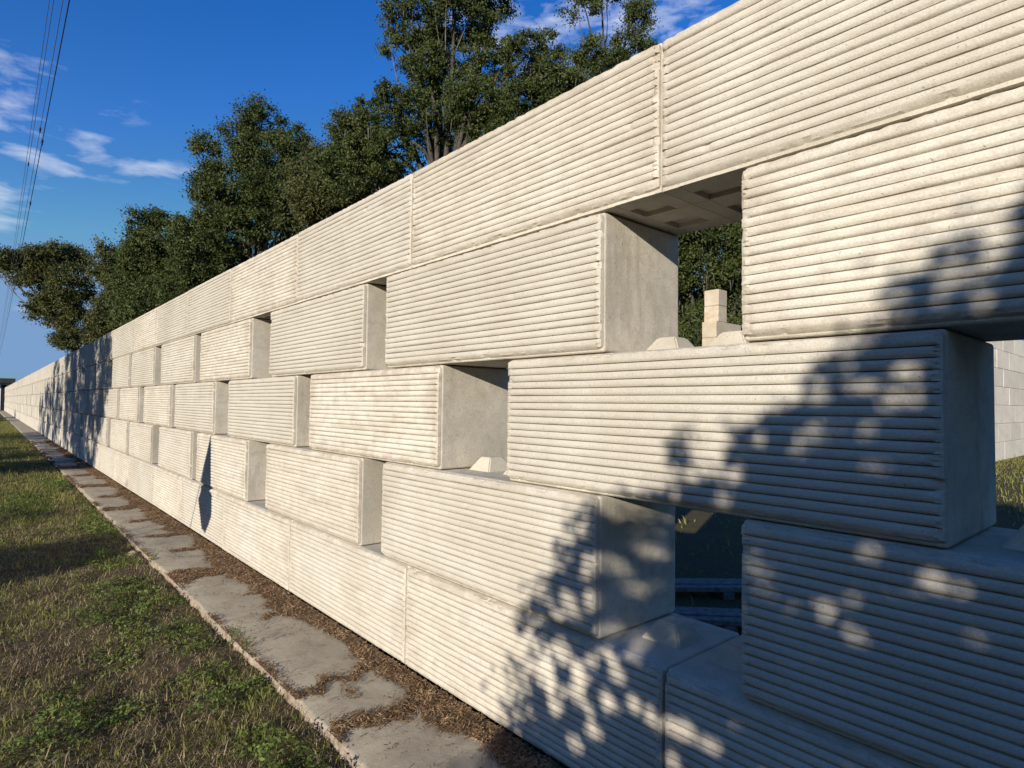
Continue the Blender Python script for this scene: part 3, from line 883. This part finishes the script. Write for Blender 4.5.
def near_tree():
    r = np.random.default_rng(201)
    base = np.array([-6.0, -4.6, GZ])
    root = empty('oak_tree', tuple(base)); tag(root, 'young oak on the lawn behind the viewer, its leafy shade covering the near blocks', 'tree', 'lawn trees shading the wall')
    C = []; RR = []
    while len(C) < 860:
        t = r.uniform(-5, 2.2); z = r.uniform(-1.0, 3.5)
        m = np.interp(t, ZB_T, ZB_Z) - z
        if m < .34 or t > 2.0: continue
        if t < -1.2 and r.uniform() < .6: continue
        if z > 2.2 and r.uniform() < .4: continue
        s = r.uniform(4.6, 7.0)
        C.append(shadow_xyz(s, t, z)); RR.append(min(r.uniform(.25, .48), m * .75))
    C = np.array(C); RR = np.array(RR)
    V, F = leaf_cloud(C, RR, 230, .042, r=r)
    # twig sprays fringing the crown, each a shoot with leaves set along it
    SV = [V.reshape(-1, 4, 3)]; shoots = []
    for i_ in range(300):
        t0 = r.uniform(.15, 2.12) if i_ % 3 else r.uniform(.2, 1.0)
        z0 = np.interp(t0, ZB_T, ZB_Z) - r.uniform(.02, .46)
        if t0 > 1.9: z0 = r.uniform(.0, .8); t0 -= r.uniform(0, .25)
        a_ = r.uniform(-.3, 1.7); ln_ = r.uniform(.12, .30); s0 = r.uniform(4.6, 5.8)
        p0 = shadow_xyz(s0, t0 - math.cos(a_) * ln_ * .6, z0 - math.sin(a_) * ln_ * .6)
        p1 = shadow_xyz(s0 + r.uniform(-.2, .2), t0 + math.cos(a_) * ln_ * .4, z0 + math.sin(a_) * ln_ * .4)
        shoots.append((bez(p0, (p0 + p1) / 2 + r.normal(0, .02, 3), p1, 5), np.linspace(.006, .002, 5)))
        nl = int(ln_ * 150); f_ = r.uniform(0, 1, nl) ** .8
        lc = p0 + (p1 - p0) * f_[:, None] + r.normal(0, .030, (nl, 3))
        ua = r.normal(0, 1, (nl, 3)) + (p1 - p0) / ln_ * .8; ua /= np.linalg.norm(ua, axis=1, keepdims=True)
        va = np.cross(ua, r.normal(0, 1, (nl, 3))); va /= np.linalg.norm(va, axis=1, keepdims=True)
        sz = r.uniform(.020, .040, nl)[:, None]
        SV.append(np.stack([lc - ua * sz, lc - va * sz * .45, lc + ua * sz, lc + va * sz * .45], 1))
    q = np.concatenate(SV); m_ = q.mean(1); tt = m_[:, 1] + LY / LX * -m_[:, 0]; zz = m_[:, 2] + LZ / LX * -m_[:, 0]
    keep = np.ones(len(m_), bool)
    wob_ = 1 + .30 * vnoise2(tt * 17, zz * 17, 91) + .22 * vnoise2(tt * 40, zz * 40, 92)
    for ht, hz, ra, rb in HOLES:
        ra, rb = ra * 1.1 + .012, rb * 1.1 + .012
        keep &= (((tt - ht) / ra) ** 2 + ((zz - hz) / rb) ** 2 > wob_) | (r.uniform(0, 1, len(tt)) < .015)
    V = q[keep].reshape(-1, 3); F = np.arange(len(V)).reshape(-1, 4)
    obj('shoots', np_mesh('shoots', *tube_np([(a - base, b) for a, b in shoots], 5), M_twig), root)
    obj('crown', np_mesh('crown', V - base, F, M_oak2), root)
    fork = base + np.array([.1, .1, 1.5])
    paths = [(bez(base + np.array([0, 0, -.2]), base + np.array([.1, -.05, .8]), fork), np.linspace(.24, .17, 8))]
    tg = []
    for q in range(7):
        e = C[r.integers(0, len(C))]
        tg.append(e); paths.append((bez(fork, (fork + e) / 2 + np.array([0, 0, .4]), e), np.linspace(.11, .02, 8)))
    obj('trunk', np_mesh('trunk', *tube_np([(a - base, b) for a, b in paths], 8), M_bark, True), root)
    T = np.array(tg); tw = []
    for i in range(0, len(C), 2):
        e = T[np.argmin(np.linalg.norm(T - C[i], axis=1))]
        tw.append((bez(e + (fork - e) * r.uniform(0, .5), (e + C[i]) / 2, C[i]), np.linspace(.022, .005, 8)))
    obj('branches', np_mesh('branches', *tube_np([(a - base, b) for a, b in tw], 5), M_twig, True), root)
near_tree()

def lawn_tree(label, s, lobes_tz, n, per, leaf, cr, seed, trunk_t):
    lb = []
    for t, z, rt, rz in lobes_tz:
        q = shadow_xyz(s, t, z); lb.append((q[0], q[1], q[2], rt, rt, rz, rt * rt * rz))
    b = shadow_xyz(s, trunk_t, 0)
    oak(label, (b[0], b[1], GZ), lb, n, per, leaf, cr, seed, .22, M_oak2, 0, 'lawn trees shading the wall', twigs=60)
lawn_tree('lawn oak throwing the dense middle shadow on the wall', 9.5,
          [(17.5, 2.6, 2.3, 1.9), (18.8, .7, 2.0, 1.5), (20.6, 2.0, 2.2, 2.0), (17.2, 4.6, 2.2, 1.6), (20, 5, 2.4, 1.8), (22.6, 1.0, 1.8, 1.7), (23.4, 2.6, 1.6, 1.2)], 560, 220, .065, .55, 211, 19.5)
lawn_tree('sparser lawn oak further along, throwing broken shadow stripes on the wall', 10.0,
          [(25.0, 1.0, 1.6, 1.6), (28.0, 1.4, 2.0, 1.6), (31.5, .7, 2.2, 1.5), (35, .4, 1.8, 1.3)], 130, 160, .08, .5, 212, 30)
lawn_tree('distant small lawn oak throwing thin shadows near the far end of the wall', 10.0,
          [(58, -.6, 2.0, 1.1), (66, -.6, 2.4, 1.2)], 50, 110, .1, .5, 213, 62)
lawn_tree('unseen big oak added well behind the viewer to block sky light', 12.0, [(-14, 3.0, 4.0, 3.0), (-16, 5.0, 3.5, 3.0), (-18, 3.5, 3.2, 2.6)], 110, 110, .17, 1.1, 214, -15)  # added out of view to cut the skylight reaching the wall
for i_, (s_, y_) in enumerate([(26, -34), (28, -24), (27, -15), (30, -6), (27, 3), (29, 13), (27, 23), (30, 34), (28, 46), (30, 60)]):  # added out-of-view trees that mask low sky, kept under the sun's path
    h_ = s_ * .283 * .98
    oak(f'unseen low tree of the added sky-blocking line across the lawn, {ordw(i_ + 1)} along it', (-s_, y_, GZ), [(-s_, y_ - 2, h_ * .5, 3.4, 3.4, h_ * .42, 1), (-s_, y_ + 2.6, h_ * .48, 3.2, 3.2, h_ * .40, 1), (-s_, y_, h_ * .60, 3, 3, h_ * .30, 1)],
        70, 90, .22, 1.0, 300 + i_, .2, M_oak, 0, 'added tree line blocking low sky across the lawn', twigs=0)
# low shrub on the lawn
def shrub():
    r = np.random.default_rng(221)
    base = np.array([-6.0, 6.1, GZ]); root = empty('round_shrub', tuple(base)); tag(root, 'low round shrub on the lawn left of the frame, shading a band of grass', 'shrub')
    C = []; RR = []
    for i in range(130):
        d = r.normal(0, 1, 3); d /= np.linalg.norm(d); q = r.uniform(.3, 1) ** .5
        C.append(base + np.array([d[0] * .75 * q, d[1] * .95 * q, .82 + d[2] * .62 * q])); RR.append(r.uniform(.2, .34))
    V, F = leaf_cloud(np.array(C), np.array(RR), 230, .038, r=r)
    obj('crown', np_mesh('crown', V - base, F, M_oak), root)
    st = [(bez(base, base + np.array([0, 0, .4]), C[i]), np.linspace(.03, .006, 8)) for i in range(0, 70, 5)]
    obj('stems', np_mesh('stems', *tube_np([(a - base, b) for a, b in st], 5), M_bark), root)
shrub()

# ------------------------------------------------------------------ limp flag on a leaning stake (only its shadow reaches the picture)
def flag():
    s = 2.25
    def W(t, z, ds=0.0): 
        return shadow_xyz(s, t, z) + np.array([ds, 0, 0])
    p_top = W(7.50, 1.20); p_low = W(8.33, .0)
    d = (p_low - p_top) / np.linalg.norm(p_low - p_top)
    p_gr = p_top + d * ((p_top[2] - GZ + .15) / -d[2])
    base = p_top + d * ((p_top[2] - GZ) / -d[2])
    root = empty('marker_flag', tuple(base)); tag(root, 'limp flag on a leaning stake in the lawn, casting the spiky shadow on the wall', 'flag')
    V, F = tube_np([(np.array([p_top + d * -.02, (p_top + p_gr) / 2, p_gr]) - base, np.array([.008, .009, .010]))], 8)
    obj('stake', np_mesh('stake', V, F, M_wire), root)
    # cloth outline in (t, z): left edge on / off the stake, right edge hanging
    zs = np.array([1.19, 1.08, .95, .82, .70, .62, .58, .545, .50, .42, .34, .28, .20, .12])
    lef = np.array([7.52, 7.585, 7.67, 7.755, 7.835, 7.88, 7.885, 7.87, 7.90, 7.98, 7.93, 7.90, 7.85, 7.80])
    rig = np.array([7.495, 7.475, 7.46, 7.45, 7.435, 7.44, 7.50, 7.40, 7.40, 7.40, 7.40, 7.42, 7.50, 7.62])
    nx = 15; pts = []
    for z, a, b in zip(zs, lef, rig):
        for i in range(nx):
            u = i / (nx - 1); zz = z - (.05 * abs(math.sin(u * 9)) if z < .2 else 0)
            pts.append(W(a + (b - a) * u, zz, .035 * math.sin(u * 15 + z * 2) * min(1, (1.22 - z) * 2)))
    idx = np.arange(len(zs) * nx).reshape(len(zs), nx)
    F = np.stack([idx[:-1, :-1], idx[:-1, 1:], idx[1:, 1:], idx[1:, :-1]], -1).reshape(-1, 4)
    c = obj('cloth', np_mesh('cloth', np.array(pts) - base, F, M_cloth, True), root)
    m = c.modifiers.new('thickness', 'SOLIDIFY'); m.thickness = .003
flag()

# ------------------------------------------------------------------ overhead cables and their poles
PY0, PY1 = -28.0, 190.0
def wire_xz(y, x0, z0):
    return x0 + .0062 * y, z0 + .00016 * ((y - 60) ** 2 - 52 ** 2) * 1.0
wires = [(-1.26, 7.66, .0085, M_wire, 'thick black cable, rightmost and lowest of the overhead lines', [17.5, 23.0]),
         (-1.25, 8.48, .006, M_wire2, 'thin grey cable second from the right overhead, with dark clamps', [19.0]),
         (-1.26, 9.78, .0065, M_wire2, 'thin grey overhead cable third from the right', [26.0]),
         (-1.26, 10.62, .0065, M_wire2, 'thin grey overhead cable furthest left and highest', [])]
for x0, z0, rad, mt, lab, clamps in wires:
    ys = np.linspace(PY0, PY1, 120)
    xs, zs = wire_xz(ys, x0, z0)
    base = np.array([xs[0], ys[0], zs[0]])
    V, F = tube_np([(np.stack([xs, ys, zs], -1) - base, np.full(120, rad))], 6)
    o = obj('power_cable', np_mesh('power_cable', V, F, mt, True), loc=tuple(base)); tag(o, lab, 'power cable', 'overhead cables')
    for cy in clamps:
        cx, cz = wire_xz(cy, x0, z0)
        bm = bmesh.new()
        add_box(bm, (-.02, -.10, -.03), (.02, .10, .03), .014, 2)
        add_box(bm, (-.014, -.04, -.08), (.014, .04, .03), .01, 2)
        obj('cable_clamp', bm_mesh('cable_clamp', bm, M_wire), o, loc=(cx - base[0], cy - base[1], cz - base[2]))
for py, lab in ((PY0, 'wooden utility pole behind the viewer carrying the cables'), (PY1, 'wooden utility pole far beyond the wall carrying the cables')):
    px, _ = wire_xz(py, -1.16, 8)
    px -= .22
    root = empty('utility_pole', (px, py, GZ)); tag(root, lab, 'utility pole', 'utility poles')
    tz = wire_xz(py, 0, 10.62)[1] + .6
    V, F = tube_np([(np.array([[0, 0, -.3], [0, 0, tz / 2], [0, 0, tz - GZ]]), np.array([.17, .14, .11]))], 12)
    obj('pole', np_mesh('pole', V, F, M_pole, True), root)
    for x0, z0, *_ in wires:
        zz = wire_xz(py, x0, z0)[1] - GZ
        bm = bmesh.new(); add_box(bm, (.08, -.03, zz - .03), (.24, .03, zz + .03), .01, 2)
        obj('insulator', bm_mesh('insulator', bm, M_white), root)

# ------------------------------------------------------------------ low building past the far end of the wall
def building():
    b = empty('yard_shed', (-3.0, 112, GZ)); tag(b, 'white shed with dark flat roof at the far end of the wall', 'shed')
    bm = bmesh.new(); add_box(bm, (-7, 0, 0), (4.0, 9, 3.8)); obj('wall', bm_mesh('wall', bm, M_white), b)
    bm = bmesh.new(); add_box(bm, (-7.6, -1.2, 3.802), (4.25, 9.5, 4.5), .05, 1); obj('roof', bm_mesh('roof', bm, M_roof), b)
    bm = bmesh.new(); add_box(bm, (2.75, -.06, 0.02), (3.3, .02, 3.6)); d = obj('door', bm_mesh('door', bm, M_dark), b)
    bm = bmesh.new(); add_box(bm, (1.2, -.05, 0.6), (2.2, .02, 3.0)); obj('window', bm_mesh('window', bm, M_dark), b)
    bm = bmesh.new(); add_box(bm, (2.62, -.1, 0.0), (2.74, .02, 3.78)); obj('door_frame', bm_mesh('door_frame', bm, M_white), b)
building()

# ------------------------------------------------------------------ yard behind the wall
M_bin = concrete_mat('bleached_bin_concrete', (.80, .745, .63), (.74, .68, .56), (.55, .48, .38), .3, (1.2, 1.2, 4), .5)
def plain_block(L=1.83, m=None):
    bm = bmesh.new(); add_box(bm, (0, 0, 0), (L, .6, .605), .018, 2); return bm_mesh('yard_block', bm, m or M_rear)
ME_full, ME_half, ME_bin = plain_block(1.83), plain_block(.61), plain_block(1.83, M_bin)
def yard_block(me, x, y, lvl, lab, grp):
    o = obj('yard_block', me, loc=(x + jr.uniform(-.006, .006), y + jr.uniform(-.006, .006), GZ + lvl * .61)); tag(o, lab, 'concrete block', grp); return o
# bin wall with its sunny side toward the camera, at the far right
for lvl in range(7):
    for i in range(4):
        yard_block(ME_bin, 20.2 + i * 1.835 + (.9 if lvl % 2 else 0), 4.5, lvl,
                   f'pale smooth block in the yard bin wall, {ordw(lvl + 1)} layer up, {ordw(i + 1)} from its near end', 'blocks of the yard bin wall')
# stepped stack with a narrow pillar on top
for lvl in range(7):
    for i in range(2):
        yard_block(ME_full, 18.55 + i * 1.835, 12.0, lvl,
                   f'block of the stepped yard stack, {ordw(lvl + 1)} layer up, {("left", "right")[i]} one', 'blocks of the stepped yard stack')
yard_block(ME_full, 18.55, 12.0, 7, 'tan stained block under the two small cubes of the yard stack', 'blocks of the stepped yard stack')
yard_block(ME_half, 18.7, 12.0, 8, 'small cube block just above the tan block of the yard stack', 'small cubes topping the yard stack')
yard_block(ME_half, 18.7, 12.0, 9, 'topmost small cube block of the yard stack', 'small cubes topping the yard stack')

def boards(px, py, depth, rz, n, lab):
    q = C0 + (at(px, py, depth) - C0); root = empty('timber_bundle', (q[0], q[1], GZ), rz); tag(root, lab, 'timber', 'timber lying behind the wall')
    for i in range(n):
        bm = bmesh.new(); add_box(bm, (-1.3, -.14 + i * .10, .06), (1.3 + .05 * i, -.14 + i * .10 + .085, .10 + .006 * (i % 2)), .004, 1); obj('plank', bm_mesh('plank', bm, M_timber), root)
    for x in (-.9, .05, .9):
        bm = bmesh.new(); add_box(bm, (x, -.16, 0), (x + .09, -.16 + n * .10, .0595), .004, 1); obj('bearer', bm_mesh('bearer', bm, M_timber), root)
boards(712, 577, 5.35, -TH + R(1), 3, 'weathered planks on the ground, farther row through the shaded lower window')
boards(712, 611, 4.55, -TH - R(4), 3, 'nearer row of weathered planks on the ground behind the shaded lower window')

# ------------------------------------------------------------------ world, sun
w = bpy.data.worlds.new('World'); scene.world = w; w.use_nodes = True
nt = w.node_tree; N = nt.nodes; Lk = nt.links
bg = N['Background']
sky = N.new('ShaderNodeTexSky'); sky.sky_type = 'NISHITA'; sky.sun_disc = False
sky.sun_elevation = SUN_ELEV; sky.sun_rotation = math.atan2(-LX, -LY)
sky.air_density = 1.0; sky.dust_density = .35; sky.ozone_density = 2.6
def wmath(op, a, b=0.0, clamp=False):
    n = N.new('ShaderNodeMath'); n.operation = op; n.use_clamp = clamp
    for s, v in ((n.inputs[0], a), (n.inputs[1], b)):
        if isinstance(v, bpy.types.NodeSocket): Lk.new(v, s)
        else: s.default_value = v
    return n.outputs[0]
tc = N.new('ShaderNodeTexCoord')
hs = N.new('ShaderNodeHueSaturation'); hs.inputs['Hue'].default_value = .520; hs.inputs['Saturation'].default_value = 1.37; hs.inputs['Value'].default_value = 1.0
Lk.new(sky.outputs[0], hs.inputs['Color'])
# wispy clouds, laid out by compass direction
def dot(v):
    n = N.new('ShaderNodeVectorMath'); n.operation = 'DOT_PRODUCT'; Lk.new(tc.outputs['Generated'], n.inputs[0]); n.inputs[1].default_value = v
    return n.outputs['Value']
az0 = Vector((-.03, 1, 0)).normalized(); sd0 = Vector((1, .03, 0)).normalized()
az = wmath('ARCTAN2', dot(sd0), dot(az0))            # azimuth from the wall's direction, + to the right
el = wmath('ARCSINE', dot((0, 0, 1)))
def blob(a, e, ra, re):
    q = wmath('ADD', wmath('POWER', wmath('DIVIDE', wmath('SUBTRACT', az, a), ra), 2.0), wmath('POWER', wmath('DIVIDE', wmath('SUBTRACT', el, e), re), 2.0))
    return wmath('SUBTRACT', 1.0, q, True)
comb = N.new('ShaderNodeCombineXYZ'); Lk.new(wmath('MULTIPLY', az, 7.0), comb.inputs[0]); Lk.new(wmath('MULTIPLY', el, 20.0), comb.inputs[1])
cap = N.new('ShaderNodeMix'); cap.data_type = 'RGBA'; cap.blend_type = 'DARKEN'; cap.inputs[0].default_value = 1.0
Lk.new(hs.outputs[0], cap.inputs[6]); cap.inputs[7].default_value = (1.05, 1.85, 3.15, 1)
nz = N.new('ShaderNodeTexNoise'); nz.inputs['Scale'].default_value = 1.9; nz.inputs['Detail'].default_value = 7; nz.inputs['Roughness'].default_value = .56
nz.inputs['Distortion'].default_value = .3
Lk.new(comb.outputs[0], nz.inputs['Vector'])
CL = [(.105, .335, .085, .028, .66), (.02, .335, .10, .06, .56), (.06, .31, .17, .07, .50), (.20, .318, .14, .022, .60), (.10, .297, .06, .02, .62), (.03, .245, .06, .045, .80), (.04, .115, .14, .022, .45), (.05, .39, .18, .06, .42), (.88, .60, .40, .14, .74), (1.2, .5, .5, .14, .5), (.53, .60, .10, .03, .4), (-.6, .35, .5, .12, .7)]
tot = None
for a, e, ra, re, amp in CL:
    b = wmath('MULTIPLY', blob(a, e, ra, re), amp)
    tot = b if tot is None else wmath('MAXIMUM', tot, b)
cov = wmath('MULTIPLY', wmath('SUBTRACT', wmath('ADD', nz.outputs['Fac'], wmath('MULTIPLY', tot, .38)), .66), 2.2, True)
cov = wmath('MULTIPLY', cov, wmath('MULTIPLY', tot, 2.2, True))
mx = N.new('ShaderNodeMix'); mx.data_type = 'RGBA'
Lk.new(cov, mx.inputs[0]); Lk.new(cap.outputs[2], mx.inputs[6]); mx.inputs[7].default_value = (4.6, 4.8, 5.3, 1)
Lk.new(mx.outputs[2], bg.inputs['Color'])
bg.inputs['Strength'].default_value = .15

sun = bpy.data.lights.new('sun', 'SUN'); sun.energy = 5.0; sun.angle = R(.5); sun.color = (1.0, .92, .795)
so = bpy.data.objects.new('sun', sun); link(so)
so.rotation_euler = Vector((LX, LY, LZ)).to_track_quat('-Z', 'Y').to_euler()
so.location = (-20, -12, 12)

# ------------------------------------------------------------------ camera
cam = bpy.data.cameras.new('camera'); co = bpy.data.objects.new('camera', cam); link(co)
cam.sensor_width = 36; cam.lens = 36 * FPX / 1024; cam.clip_end = 5000; cam.clip_start = .05
co.location = tuple(C0)
co.rotation_euler = (Matrix.Rotation(-TH, 3, 'Z') @ Matrix.Rotation(R(90) + PIT, 3, 'X') @ Matrix.Rotation(ROLL, 3, 'Z')).to_euler()
scene.camera = co

scene.view_settings.view_transform = 'Standard'
scene.view_settings.look = 'None'
scene.view_settings.exposure = 0.34
scene.view_settings.gamma = 1.0
scene.view_settings.use_curve_mapping = False
